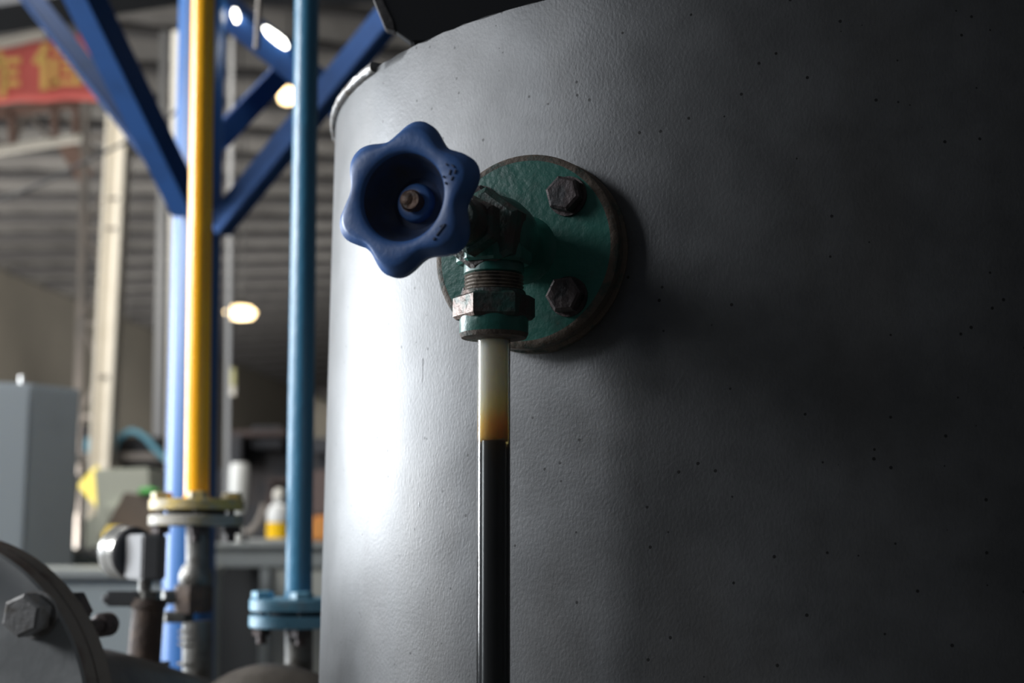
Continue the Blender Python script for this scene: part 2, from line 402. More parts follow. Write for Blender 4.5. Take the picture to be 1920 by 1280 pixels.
# ================================================================== TANK
TC = Vector((.236, 1.132)); TR = .380; RIM = EYE + .3246
def trad(z): return TR - (z-(EYE+.14))*.012
tank = thing('storage_tank', 'large round grey painted steel tank carrying the green valve', 'tank', (TC.x, TC.y, 0))
bm = NB()
mt = Matrix.Translation(Vector((TC.x, TC.y, 0)))
zs = [0.0, .3, .6, .8, 1.0, 1.1, 1.2, 1.3, RIM-.05, RIM-.02, RIM-.006]
rnd = [random.uniform(-1, 1) for _ in range(64)]
prof = [(trad(z), z) for z in zs] + [(trad(RIM)-.0002, RIM-.0008), (trad(RIM)-.0012, RIM), (trad(RIM)-.008, RIM-.001), (trad(RIM)-.009, RIM-.05), (0, RIM-.05)]
revolve(bm, prof, mt, 256)
for v in bm.verts:                                       # slightly chipped top edge
    if v.co.z > RIM-.003:
        a = math.atan2(v.co.y-TC.y, v.co.x-TC.x)
        v.co.z += .0006*sin(a*61) * sin(a*37+1) + random.uniform(-.0006, .0005)
obj('tank_shell', bm, M['tank'], tank, loc=(TC.x, TC.y, 0))
# rolled lip outside the rim, ending in an open notch
def tang(px, py):                                        # angle on the tank of the rim point seen there
    r = at(px, py, 1.0); u = Vector((r.x, r.y)).normalized()
    b = u.dot(TC); q = b*b - (TC.length_squared - TR*TR)
    p = u*(b - math.sqrt(max(q, 0))); return math.atan2(p.y-TC.y, p.x-TC.x)
a_not = tang(699, 118)
bm = NB(); n = 60; a0 = a_not; a1 = a_not - R_(75)
if a0 < 0: pass
prev = None
for i in range(n+1):
    a = a0 + (a1-a0)*i/n
    k = max(0, 1-i/3)*.002
    rr = [(TR-.004, RIM-.003), (TR+.0002, RIM-.003), (TR+.0020, RIM-.001), (TR+.0020, RIM+.0025), (TR+.001, RIM+.0035), (TR-.018, RIM+.0035)]
    ring = [bm.verts.new((TC.x+(r+random.uniform(-.0003, .0003))*cos(a), TC.y+r*sin(a), z+random.uniform(-.0004, .0004))) for r, z in rr]
    if prev:
        for q in range(6): bm.faces.new((prev[q], ring[q], ring[(q+1) % 6], prev[(q+1) % 6]))
    else: bm.faces.new(ring)
    prev = ring
bm.faces.new(list(reversed(prev)))
obj('rim_lip', bm, M['tank_edge'], tank, angle=50)
# dried drip of paint running down the shell
def on_tank(px, py, off=0.0):
    r = at(px, py, 1.0) - Vector((0, 0, EYE)); h = Vector((r.x, r.y)); L = h.length; u = h/L
    b = u.dot(TC); q = b*b - (TC.length_squared - (TR+off)**2)
    d = b - math.sqrt(max(q, 0)); return Vector((u.x*d, u.y*d, EYE + r.z/L*d))
bm = NB()
tube(bm, [on_tank(793, 672, .0002), on_tank(792, 760, .0002), on_tank(790, 850, .0003), on_tank(788, 935, .0004)], .00035, 6, 6)
tube(bm, [on_tank(788, 938, .0004), on_tank(788, 946, .0006), on_tank(788, 953, .0004)], .0010, 8, 4)
tube(bm, [on_tank(788, 955, .0001), on_tank(787, 1010, .0001), on_tank(786, 1065, .0001)], .00018, 6, 4)
obj('paint_drip', bm, M['drip'], tank)

# black steel hopper over the tank, its lit left side painted as a paler flat strip
hop = thing('feed_hopper', 'black steel hopper with its lit slanted side painted as a pale strip above the tank rim', 'hopper', at(900, 60, 1.15))
bm = NB(); prism(bm, [(741, 57), (772, 79), (830, 76), (1500, 76), (1500, -260), (640, -260), (713, -8)], 1.02, .012, .0012)
obj('hopper_body', bm, M['black'], hop, smooth=False)
bm = NB(); prism(bm, [(698, -8), (722, 52), (741, 57), (736, 40), (713, -8), (640, -260), (622, -260)], 1.019, .012, .0008)
obj('lit_side_strip', bm, M['plate_lit'], hop, smooth=False)

# ================================================================== VALVE ON ITS FLANGE
BETA = R_(23)
nv = Vector((-sin(BETA), -cos(BETA), 0)); tv = Vector((cos(BETA), -sin(BETA), 0))
F0 = at(982, 469, .80)
def ax(s): return F0 + nv*s
valve = thing('gauge_valve', 'green level gauge valve with blue six-lobed handwheel on a round flange', 'valve', F0)
mf = frame(F0, nv)
bm = NB(); revolve(bm, [(0, 0), (.0525, 0), (.0552, -.0006), (.0565, -.0020), (.0567, -.0095), (.0557, -.0115), (0, -.0115)], mf, 128)
for f_ in bm.faces:
    c = f_.calc_center_median() - F0; f_.material_index = 0
fl = obj('flange', bm, [M['green'], M['rust_rim']], valve)
for p in fl.data.polygons:
    c = p.center + fl.location + F0 - F0 if False else p.center
    d = (Vector(p.center) + world_loc(fl)) - F0
    ra = (d - nv*d.dot(nv)).length
    if ra > .0535: p.material_index = 1
# stub flange and nozzle back to the shell
bm = NB(); revolve(bm, [(0, -.0125), (.0548, -.0125), (.0575, -.0150), (.0575, -.0215), (.056, -.024), (0, -.024)], mf, 96)
obj('backing_flange', bm, M['rust_rim'], valve)
bm = NB(); revolve(bm, [(.0, -.024), (.024, -.024), (.024, -.10), (0, -.10)], mf, 48)
obj('nozzle', bm, M['tank'], valve)
# flange bolts
BA = [R_(47), R_(133), R_(227), R_(313)]
for a in BA:
    p = F0 + tv*(.0400*cos(a)) + Z*(.0395*sin(a))
    bm = NB()
    cyl(bm, p, p+nv*.0015, .0115, seg=32)
    hexa(bm, p+nv*.0015, nv, .0105, .0085, phase=random.uniform(0, 1), chamfer=.16)
    obj('flange_bolt', bm, M['bolt_dark'], valve, angle=25)
# body
SB = .046
B0 = ax(SB)                                             # centre of the body: on the axis of the sight tube
bm = NB()
revolve(bm, [(0, .0), (.020, .0), (.0165, .004), (.0155, .012), (.0180, .022), (.0215, .030), (.0225, .040), (.0215, .050), (.017, .058), (0, .058)], mf, 48)
obj('valve_body', bm, M['green'], valve)
bm = NB(); hexa(bm, ax(.046), nv, .0232, .016, phase=R_(22), chamfer=.14)
obj('body_hexagon', bm, M['green_dark'], valve, angle=20)
bm = NB(); hexa(bm, ax(.066), nv, .0165, .012, phase=R_(30), chamfer=.14); revolve(bm, [(0, .078), (.0125, .078), (.0115, .090), (.010, .092), (0, .092)], mf, 32)
obj('packing_nut', bm, M['green_dark'], valve, angle=25)
bm = NB(); revolve(bm, [(0, .088), (.0045, .088), (.0045, .134), (0, .134)], mf, 24); bmesh.ops.translate(bm, verts=bm.verts, vec=-tv*.0045)
obj('stem', bm, M['brass'], valve)
# square spigot plate under the body
TX, TY = B0.x, B0.y
def zpx(y): return at(926, y, TY).z
TX = at(926, 600, TY).x
mz = Matrix.Translation(Vector((TX, TY, 0)))
bm = NB(); revolve(bm, [(0, zpx(455)), (.0185, zpx(455)), (.0200, zpx(470)), (.0205, zpx(478)), (.0205, zpx(492)), (.0190, zpx(497)), (0, zpx(497))], mz, 8)
obj('body_boss', bm, M['green'], valve, angle=25)
# threaded neck
bm = NB(); pr = [(0, zpx(490)), (.0160, zpx(490)), (.0163, zpx(494)), (.0163, zpx(514))]
y = 515
while y < 551:
    pr += [(.0150, zpx(y+1.5)), (.0161, zpx(y+3.5)), (.0162, zpx(y+4.5)), (.0151, zpx(y+6.5))]; y += 6.6
pr += [(0, zpx(560))]
revolve(bm, pr, mz, 64)
nk = obj('threaded_neck', bm, [M['green'], M['rust_thread']], valve, angle=60)
for p in nk.data.polygons:
    p.material_index = 1 if p.center.z + world_loc(nk).z < zpx(515.5) else 0
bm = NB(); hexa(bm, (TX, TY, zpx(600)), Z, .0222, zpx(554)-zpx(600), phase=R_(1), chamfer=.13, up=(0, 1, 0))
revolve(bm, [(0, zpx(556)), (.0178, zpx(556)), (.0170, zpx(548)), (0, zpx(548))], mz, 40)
gn = obj('gland_nut', bm, [M['green_dark'], M['nut_lit_worn']], valve, angle=25)
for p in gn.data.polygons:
    if p.normal.x < -.55 and abs(p.normal.z) < .8: p.material_index = 1  # left facets get paler scraped steel, side light put into the colour
bm = NB(); revolve(bm, [(0, zpx(596)), (.0186, zpx(596)), (.0186, zpx(626)), (.0175, zpx(634)), (.0110, zpx(638)), (0, zpx(638))], mz, 64)
cl = obj('gland_collar', bm, [M['green'], M['rust_rim']], valve, angle=40)
for p in cl.data.polygons:
    if p.center.z + world_loc(cl).z < zpx(627): p.material_index = 1

# handwheel
W0 = at(760, 367, 0.673)
W0 = F0 + nv*((W0-F0).dot(nv)) + Z*(W0.z-F0.z) - tv*.0062
s_w = (W0-F0).dot(nv)
mw = frame(W0, nv)
RW = .0389
PH = R_(79)
def lobe(a):
    c = cos(6*(a-PH)); return 1 - .185*(.5-.5*c)**1.12
def rw(r, a):
    k = max(0.0, min(1.0, (r/RW - .60)/.40)); k = k*k*(3-2*k)
    return r*(1 + (lobe(a)-1)*k)
bm = NB()
prof = [(0, -.0125), (.0052, -.0125), (.0085, -.0128), (.0095, -.0140), (.0100, -.0165), (.0130, -.0175), (.0168, -.0150),
        (.0202, -.0080), (.0219, -.0022), (.0227, -.0006), (.0235, -.0001), (.0255, .0004), (.0300, .0004), (.0335, -.0002),
        (.0350, -.0012), (.0360, -.0030), (RW, -.0055), (RW, -.0100), (.0355, -.0125), (.0335, -.0140), (.0300, -.0135), (.0260, -.0125),
        (.0225, -.0165), (.0150, -.0235), (.0095, -.0260), (.0080, -.0330), (0, -.0330)]
revolve(bm, prof, mw, 180, rfun=rw)
hw = obj('handwheel', bm, [M['wheel'], M['wheel_grime']], valve, angle=50)
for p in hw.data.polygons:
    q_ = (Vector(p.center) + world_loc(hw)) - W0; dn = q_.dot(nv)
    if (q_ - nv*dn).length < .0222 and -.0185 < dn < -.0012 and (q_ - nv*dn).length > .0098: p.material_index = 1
bm = NB(); revolve(bm, [(0, -.0150), (.0050, -.0150), (.0051, -.0085), (.0046, -.0070), (.0030, -.0055), (0, -.0050)], mw, 32)
revolve(bm, [(.0048, -.0110), (.0056, -.0105), (.0056, -.0098), (.0048, -.0094)], mw, 32, cap=False)
obj('stem_nut', bm, M['brass'], hw)
def wl(a, r, h=.0004): return W0 + tv*(r*cos(a)) + Z*(r*sin(a)) + nv*h
for a, kind in ((R_(19), 0), (R_(-41), 1)):
    bm = NB(); c = wl(a, .0285)
    if kind == 0:
        d = (tv*cos(a+1.1) + Z*sin(a+1.1)); e = d.cross(nv)
        for u0, v0, u1, v1 in ((-.0042, .0005, -.0022, .0012), (-.0010, .0018, .0012, .0022), (.0022, .0012, .0034, -.0004), (-.0016, -.0008, .0010, -.0006), (-.0062, -.0020, -.0052, -.0024), (-.0030, -.0042, -.0022, -.0036), (.0030, -.0026, .0038, -.0034)):
            bar(bm, c+d*u0+e*v0+nv*.0002, c+d*u1+e*v1+nv*.0002, .0009, .0006, side=nv)
    else:
        d = (tv*cos(a+pi/2) + Z*sin(a+pi/2))
        bar(bm, c-d*.0035+nv*.0002, c+d*.0030+nv*.0002, .0011, .0006, side=nv)
        bar(bm, c-d*.0060-nv*.0+nv*.0002, c-d*.0045+nv*.0002, .0011, .0009, side=nv)
        bar(bm, c+d*.0010+(tv*cos(a)+Z*sin(a))*-.0013+nv*.0002, c+d*.0035+nv*.0002, .0010, .0006, side=nv)
    obj('embossed_mark', bm, M['mark'], hw, smooth=False)

# ================================================================== SIGHT TUBE
RT = 62/2*TY/FPX*1.005
st = thing('sight_tube', 'clear sight tube half full of black oil hanging below the valve', 'tube', (TX, TY, 0.3))
zt, zl = zpx(630), zpx(826)
bm = NB(); revolve(bm, [(RT-.0022, .30), (RT, .30), (RT, zt), (RT-.0022, zt)], mz, 64)
for f_ in [f for f in bm.faces if len(f.verts) > 4]: bm.faces.remove(f_)
obj('glass_wall', bm, M['glass'], st, loc=(TX, TY, 0.3))
M['film'] = film_material(zl-.3, zt-.3)
bm = NB(); revolve(bm, [(0, zl+.0002), (RT-.0012, zl+.0002), (RT-.0012, zt), (0, zt)], mz, 48)
obj('oil_film', bm, M['film'], st, loc=(TX, TY, 0.3))['label'] = 'milky film turning amber just above the oil'
bm = NB(); revolve(bm, [(0, .302), (RT-.0024, .302), (RT-.0024, zl), (RT-.0032, zl-.0003), (0, zl-.0005)], mz, 48)
obj('oil_column', bm, M['oil'], st, loc=(TX, TY, 0.3))['label'] = 'black oil'

# ================================================================== PIPES WITH FLANGES (left of the tank)
def flange_pair(par, c_top, r, th, gap, rp, m_up, m_lo, m_bolt, m_nut, phase, pipe_up_m):
    """c_top: top face centre of the upper flange"""
    m0 = Matrix.Translation(c_top)
    bm = NB(); revolve(bm, [(0, 0), (r-.0015, 0), (r, -.0015), (r, -th+.001), (r-.001, -th), (0, -th)], m0, 72); obj('flange', bm, m_up, par)
    z2 = -th-gap
    bm = NB(); revolve(bm, [(0, z2+gap), (r*.62, z2+gap), (r*.62, z2)], m0, 48); obj('gasket', bm, M['seam'], par)
    bm = NB(); revolve(bm, [(0, z2), (r-.001, z2), (r, z2-.001), (r, z2-th+.0015), (r-.0015, z2-th), (0, z2-th)], m0, 72); obj('flange', bm, m_lo, par)
    bm = NB(); revolve(bm, [(rp*1.25, 0), (rp*1.12, .003), (rp*1.0, .007), (0, .007)], m0, 40, cap=False); obj('weld_collar', bm, pipe_up_m, par)
    for k in range(4):
        a = phase + k*pi/2; p = c_top + Vector((cos(a), sin(a), 0))*r*.74
        bm = NB(); hexa(bm, p, Z, r*.225, r*.15, phase=k+.3); b_ = obj('bolt', bm, m_bolt, par, angle=25)
        bm = NB(); q = p + Z*(z2-th)
        hexa(bm, q, -Z, r*.20, r*.17, phase=k*1.3); cyl(bm, q-Z*.002, q-Z*(r*.34), r*.10, seg=16, bevel=.0012)
        cyl(bm, p - Z*th*.5, q + Z*th*.5, r*.07, seg=12)
        obj('nut', bm, m_nut, par, angle=25)

# yellow pipe
DY = 1.78
yp = thing('yellow_pipe', 'upright yellow pipe bolted by a flange to a galvanised pipe', 'pipe', at(370, 1275, DY))
ct = at(369, 936, DY)
bm = NB(); cyl(bm, at(383, -180, DY), ct, 45/2*DY/FPX, 46/2*DY/FPX, 48); obj('pipe', bm, M['yellow'], yp)
k = DY/FPX
flange_pair(yp, ct, 86.5*k, 20*k, 9*k, 22*k, M['yellow_worn'], M['grey_dusty'], M['yellow_worn'], M['bolt_dark'], R_(13), M['yellow'])
mzp = lambda px: Matrix.Translation(at(px, 1015, DY)*1 - Vector((0, 0, at(px, 1015, DY).z)))
zy = lambda y: at(371, y, DY).z
bm = NB(); cyl(bm, at(371, 985, DY), at(371, 1062, DY), 22*k, 22*k, 40); obj('galvanised_pipe', bm, M['galv'], yp)
bm = NB(); revolve(bm, [(0, zy(1058)), (23*k, zy(1058)), (28*k, zy(1068)), (31*k, zy(1078)), (31*k, zy(1092)), (29*k, zy(1098)), (0, zy(1098))], mzp(369), 40); obj('reducing_socket', bm, M['galv'], yp)
bm = NB(); revolve(bm, [(0, zy(1096)), (34*k, zy(1096)), (36*k, zy(1106)), (36*k, zy(1138)), (33*k, zy(1148)), (0, zy(1148))], mzp(366), 8); vb = obj('cock_body', bm, M['rustpipe'], yp, angle=20)
bm = NB(); cyl(bm, at(345, 1119, DY-.002), at(322, 1119, DY-.01), 9*k, 9*k, 20, .001); cyl(bm, at(326, 1119, DY-.008), at(304, 1119, DY-.016), 13*k, 13*k, 24, .0012)
obj('cock_stem', bm, M['galv'], yp)
bm = NB(); hexa(bm, (at(366, 1, DY).x, DY, zy(1166)), Z, 33*k, zy(1146)-zy(1166), phase=.2, up=(0, 1, 0)); obj('hexagon_nut', bm, M['galv'], yp, angle=25)
bm = NB(); cyl(bm, at(369, 1164, DY), at(370, 1330, DY), 27*k, 27*k, 40)
for yy in (1180, 1192, 1204, 1240): revolve(bm, [(27*k, zy(yy)), (29*k, zy(yy+3)), (27*k, zy(yy+6))], mzp(369), 40, cap=False)
obj('lower_pipe', bm, M['galv'], yp)

# blue pipe
DB = 1.70; k = DB/FPX
bp_ = thing('blue_pipe', 'upright teal blue pipe with rust patches beside the tank', 'pipe', at(560, 1275, DB))
ct = at(560, 1121, DB)
bm = NB(); cyl(bm, at(578, -180, DB), ct, 23.5*k, 24.5*k, 48); obj('pipe', bm, M['bluepipe'], bp_)
flange_pair(bp_, ct, 89*k, 22*k, 8*k, 24*k, M['lightblue'], M['lightblue'], M['lightblue'], M['bolt_dark'], R_(13), M['bluepipe'])
bm = NB(); cyl(bm, at(560, 1172, DB), at(560, 1330, DB), 25.5*k, 25.5*k, 40); obj('lower_pipe', bm, M['galv'], bp_)

# ================================================================== BLUE COLUMN WITH BRACES
DP = 3.0; k = DP/FPX
post = thing('blue_column', 'glossy blue round steel column with four splayed braces behind the yellow pipe', 'column', at(362, 1280, DP))
bm = NB(); cyl(bm, (at(358, 1250, DP).x, DP, 0.0), (at(384, -250, DP).x, DP, 2.75), 50*k, 43*k, 64); obj('shaft', bm, M['postblue'], post)
def brace(p, q, w, d, side, m='braceblue'):
    bm = NB(); bar(bm, p, q, w, d, side=side, bev=.003); obj('brace', bm, M[m], post, smooth=False)
brace(at(353, 392, 2.94), at(120, -84, 2.45), .056, .056, (.89, -.45, 0))
brace(at(330, 343, 3.10), at(-8, -90, 3.60), .068, .018, (.75, .66, 0), 'braceshade')  # darker copy of the brace blue, its shade put into the colour
brace(at(408, 428, 2.97), at(762, -8, 2.70), .048, .048, (.89, -.45, 0))
brace(at(400, 272, 3.12), at(575, 90, 3.35), .05, .05, (1, .9, 0))
bm = NB(); bar(bm, at(392, -8, 3.08), at(690, 236, 3.08), .056, .056, side=(1, .9, 0), bev=.003)
obj('cross_tie', bm, M['braceblue'], post, smooth=False)

# overhead dark deck between the posts and the roof
dk = NB()
pts = [at(-2300, 110, 5.2), at(-420, 108, 5.2), at(0, 64, 5.2), at(230, 26, 5.2), at(345, 8, 5.2), at(900, 8, 5.2)]
Fv = [dk.verts.new(p) for p in pts] + [dk.verts.new(p + Vector((0, 0, 1.2))) for p in reversed(pts)]
Bv = [dk.verts.new(v.co + Vector((0, -.25, 0))) for v in Fv]
dk.faces.new(Fv); dk.faces.new(list(reversed(Bv)))
for i in range(len(Fv)): dk.faces.new((Fv[i], Bv[i], Bv[(i+1) % len(Fv)], Fv[(i+1) % len(Fv)]))
tag(obj('overhead_girder', dk, M['black'], smooth=False), 'dark girder crossing the top of the hall behind the blue column', 'girder')

# thin rod hanging at the top
bm = NB(); cyl(bm, at(489, -60, 2.2), at(481, 92, 2.2), 5.5*2.2/FPX, seg=16, bevel=.001)
tag(obj('hanging_rod', bm, M['lattice']), 'thin beige rod hanging between the yellow and blue pipes', 'rod')

# ================================================================== BIG FLANGED HEADER (lower left)
GA = R_(11); ng = Vector((-sin(GA), -cos(GA), 0)); tg = Vector((cos(GA), -sin(GA), 0))
G0 = at(-168, 1360, 1.15)
RG = 350*1.15/FPX
hd = thing('header_pipe', 'large grey blind flange bolted to a brown header pipe at lower left', 'pipe', G0)
mg = frame(G0, ng)
bm = NB(); revolve(bm, [(0, 0), (RG-.002, 0), (RG, -.002), (RG, -.020), (RG-.001, -.021), (0, -.021)], mg, 160)
o = obj('blind_flange', bm, [M['fl_grey'], M['fl_rim']], hd)
for p in o.data.polygons:
    d = (Vector(p.center)+world_loc(o)) - G0
    if d.dot(ng) < -.0012: p.material_index = 1
bm = NB(); revolve(bm, [(0, -.021), (RG-.006, -.021), (RG-.006, -.0235), (0, -.0235)], mg, 96); obj('gasket', bm, M['seam'], hd)
bm = NB(); revolve(bm, [(0, -.0235), (RG-.001, -.0235), (RG, -.025), (RG, -.043), (RG-.002, -.045), (.11, -.046), (.085, -.075), (.082, -.09), (0, -.09)], mg, 160); obj('neck_flange', bm, M['fl_rim'], hd)
def gpt(px, py):                                         # point of the flange face under a pixel
    r = at(px, py, 1.0)-Vector((0, 0, EYE)); t = (G0-Vector((0, 0, EYE))).dot(ng)/r.dot(ng); return Vector((0, 0, EYE))+r*t
pb = gpt(68, 1151)
db = pb-G0; rb = db.length; ab = math.atan2(db.z, db.dot(tg))
for kk in range(-2, 3):
    a = ab + kk*pi/4
    p = G0 + tg*(rb*cos(a)) + Z*(rb*sin(a))
    bm = NB(); cyl(bm, p, p+ng*.003, .0185, seg=36); hexa(bm, p+ng*.003, ng, .0168, .021, phase=.4+kk, chamfer=.16)
    obj('bolt_head', bm, M['bolt_grey'], hd, angle=25)
    bm = NB(); q = p - ng*.045; hexa(bm, q, -ng, .0172, .016, phase=kk*.7); cyl(bm, q-ng*.01, q-ng*.028, .0095, seg=20, bevel=.002)
    obj('bolt_nut', bm, M['bolt_dark'], hd, angle=25)
# studs seen on the rim
p = at(186, 1172, 1.26); bm = NB(); cyl(bm, p, p - ng*.02, .0105, seg=24, bevel=.003); cyl(bm, p+ng*.03, p, .006, seg=16)
obj('stud_end', bm, M['bolt_dark'], hd)
bm = NB(); tube(bm, [at(60, 1345, 1.30), at(180, 1347, 1.42), at(300, 1372, 1.55), at(420, 1402, 1.68), at(560, 1440, 1.8)], .066, 40, 8)
obj('pipe_run', bm, M['dkpipe'], hd)
bm = NB(); tube(bm, [at(395, 1480, 1.50), at(425, 1370, 1.50), at(490, 1328, 1.50), at(575, 1345, 1.50), at(680, 1400, 1.5), at(760, 1470, 1.5)], 80*1.5/FPX, 40, 8)
tag(obj('pipe_elbow', bm, M['dkpipe']), 'dark pipe elbow humping up at the bottom edge below the blue pipe', 'pipe')

# ================================================================== GAUGE
DG = 1.56; k = DG/FPX
gz = thing('dial_gauge', 'round grey dial gauge seen from behind on a rusty nipple', 'gauge', at(272, 1250, DG))
gd = Vector((-.78, .62, .02)).normalized()               # the dial looks left and away
C0 = at(250, 1036, DG+.045)
mgz = frame(C0, gd)
bm = NB(); revolve(bm, [(0, -.004), (45*k, -.004), (49*k, -.002), (50*k, .0), (50*k, .0135), (51.5*k, .0145), (51.5*k, .0235), (48*k, .025), (46*k, .022), (0, .022)], mgz, 64)
o = obj('dial_case', bm, [M['gauge_dark'], M['chrome']], gz)
for p in o.data.polygons:
    if ((Vector(p.center)+world_loc(o))-C0).dot(gd) > .0005: p.material_index = 1
bm = NB()
fp = [(236, DG+.030), (267, DG-.022), (300, DG-.018), (313, DG-.008), (313, DG+.030)]
za, zb2 = at(270, 1087, DG-.01).z, at(270, 1001, DG-.01).z
lo = [bm.verts.new((at(x_, 1000, d_).x, d_, za)) for x_, d_ in fp]; hi = [bm.verts.new((v.co.x, v.co.y, zb2)) for v in lo]
bm.faces.new(lo); bm.faces.new(list(reversed(hi)))
for i_ in range(5): bm.faces.new((lo[i_], hi[i_], hi[(i_+1) % 5], lo[(i_+1) % 5]))
bmesh.ops.bevel(bm, geom=list(bm.edges), offset=.0022, segments=3, affect='EDGES')
obj('terminal_box', bm, M['gauge'], gz, angle=25)
bm = NB(); cyl(bm, at(272, 1086, DG), at(271, 1112, DG), 12*k, 12*k, 24); hexa(bm, at(279, 1124, DG), Z, 23*k, 16*k, phase=.4)
obj('neck', bm, M['galv'], gz, angle=25)
bm = NB(); bar(bm, at(263, 1122, DG-.004), at(199, 1122, DG-.012), 28*k, 18*k, side=(0, 0, 1), bev=.002); cyl(bm, at(203, 1122, DG-.012), at(192, 1122, DG-.014), 9*k, 7*k, 16)
obj('side_lever', bm, M['gauge'], gz, angle=30)
bm = NB(); cyl(bm, at(280, 1122, DG), at(264, 1300, DG), 29*k, 31*k, 32)
revolve(bm, [(31*k, .0), (33*k, .001), (33*k, .006), (31*k, .007)], frame(at(278, 1140, DG), Z), 32, cap=False)
obj('nipple', bm, M['rustpipe'], gz)
bm = NB(); cyl(bm, at(306, 1240, DG), at(306, 1300, DG), 12*k, seg=20); hexa(bm, at(312, 1262, DG), Z, 14*k, 10*k)
obj('side_stub', bm, M['galv'], gz, angle=25)

# ================================================================== WORKSHOP BEHIND
def pbox(name, x0, y0, x1, y1, D, t, m, parent=None, bev=.004, ground=False):
    bm = NB()
    a = at(x0, y0, D); b = at(x1, y1, D)
    zb = 0.0 if ground else b.z
    c = Vector(((a.x+b.x)/2, D+t/2, (a.z+zb)/2)); box(bm, c, (abs(b.x-a.x), t, abs(a.z-zb)), bev=bev)
    return obj(name, bm, m, parent, smooth=False)

cb = thing('steel_cabinet', 'tall slate grey steel cabinet at the left edge', 'cabinet', at(0, 1280, 4.3))
def footprint(name, pts, ztop, m, par, zbot=0.0, bev=.002):
    bm = NB(); lo = [bm.verts.new((at(p[0], 1000, p[1]).x, p[1] + (p[2] if len(p) > 2 else 0), zbot)) for p in pts]
    hi = [bm.verts.new((v.co.x, v.co.y, ztop)) for v in lo]; n_ = len(lo)
    bm.faces.new(lo); bm.faces.new(list(reversed(hi)))
    for i_ in range(n_): bm.faces.new((lo[i_], hi[i_], hi[(i_+1) % n_], lo[(i_+1) % n_]))
    if bev: bmesh.ops.bevel(bm, geom=list(bm.edges), offset=bev, segments=2, affect='EDGES')
    return obj(name, bm, m, par, smooth=False)
ztc = at(45, 719, 4.3).z
footprint('body', [(-430, 4.02), (45, 4.3), (139, 4.466), (110, 4.9), (-430, 4.6)], ztc, M['cab'], cb)
footprint('door', [(-426, 4.008), (-198, 4.142), (-198, 4.155), (-426, 4.022)], ztc-.012, M['cab'], cb, .06, .001)
footprint('door', [(-194, 4.144), (42, 4.283), (42, 4.296), (-194, 4.157)], ztc-.012, M['cab'], cb, .06, .001)
footprint('side_panel', [(48, 4.290), (136, 4.446), (136, 4.459), (48, 4.303)], ztc-.012, M['cab'], cb, .06, .001)
bm = NB(); cyl(bm, at(41, 722, 4.4), at(41, 704, 4.4), .008, seg=14, bevel=.002)
obj('top_pin', bm, M['chrome'], cb)

ba = thing('low_bench', 'grey green workbench with pale top left of the blue column', 'bench', at(200, 1280, 3.4))
pbox('bench_top', -60, 1068, 334, 1084, 3.4, .55, M['benchtop'], ba, .003)
pbox('front_panel', -50, 1084, 330, 1290, 3.43, .5, M['benchside'], ba, .003, ground=True)

bb = thing('long_bench', 'long grey bench with a dark knee opening beside the tank', 'bench', at(540, 1280, 4.1))
pbox('bench_top', 360, 1017, 700, 1027, 4.05, 1.1, M['benchtop'], bb, .004)
pbox('apron', 362, 1027, 700, 1063, 4.08, .04, M['benchtop'], bb, .003)
pbox('drawer_pedestal', 488, 1063, 700, 1290, 4.10, .9, M['benchwarm'], bb, .004, ground=True)
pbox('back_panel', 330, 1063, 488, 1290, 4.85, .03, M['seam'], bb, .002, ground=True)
pbox('end_leg', 352, 1063, 372, 1290, 4.10, .06, M['benchwarm'], bb, .002, ground=True)
pbox('edge_strip', 488, 1066, 501, 1290, 4.085, .016, M['benchtop'], bb, .001)

# bottle on a tray
zb_ = at(520, 1015, 4.3).z
by = 4.30
tr_ = NB(); bx_ = at(512, 1015, by).x; box(tr_, (bx_, by, zb_+.004), (.125, .16, .010), bev=.003)
tag(obj('tray', tr_, M['paleplate'], smooth=False), 'thin white tray under the bottle on the long bench', 'tray')
kb = by/FPX
bt = thing('oil_bottle', 'small cloudy bottle half full of yellow oil on the long bench', 'bottle', (at(521, 1015, by).x, by, zb_+.009))
mb = Matrix.Translation(Vector((at(521, 1015, by).x, by, zb_+.0095)))
bm = NB(); revolve(bm, [(0, 0), (20*kb, 0), (21.5*kb, 2*kb), (21.5*kb, 29*kb), (0, 29*kb)], mb, 40); obj('oil', bm, M['ylwlub'], bt)
bm = NB(); revolve(bm, [(0, 29.5*kb), (21.5*kb, 29.5*kb), (21.5*kb, 48*kb), (17*kb, 60*kb), (9*kb, 64*kb), (9*kb, 72*kb), (0, 72*kb)], mb, 40); obj('bottle_shoulder', bm, M['plasticw'], bt)
bm = NB(); revolve(bm, [(0, 72*kb), (11*kb, 72*kb), (11*kb, 84*kb), (6*kb, 92*kb), (0, 93*kb)], mb, 24); obj('cap', bm, M['white'], bt)
o = pbox('orange_case', 582, 966, 640, 1014, 4.5, .2, M['orange'], None, .01); tag(o, 'small orange case on the bench end against the tank edge', 'case')

# machine housing and things round it
def pshape(name, pts, D, t, m, parent=None, bev=.004):
    bm = NB(); prism(bm, pts, D, t, bev); return obj(name, bm, m, parent, smooth=False)
mh = thing('milling_machine', 'pale grey green machine housing under the cream post', 'machine', at(215, 1060, 4.9))
pshape('housing', [(176, 880), (278, 876), (280, 926), (262, 940), (236, 952), (222, 985), (206, 1010), (200, 1062), (158, 1062), (160, 975), (184, 962)], 4.9, .35, M['housing'], mh)
pshape('knee', [(196, 950), (250, 942), (238, 958), (205, 975)], 4.86, .05, M['housing'], mh)
bm = NB(); cyl(bm, at(153, 1034, 4.7), at(153, 966, 4.7), 6*4.7/FPX, seg=20, bevel=.002); obj('column_rod', bm, M['silver'], mh)
pbox('base_plate', 130, 1028, 192, 1042, 4.6, .25, M['silver'], mh, .003)
pbox('base_block', 126, 1042, 200, 1068, 4.62, .3, M['benchside'], mh, .003)
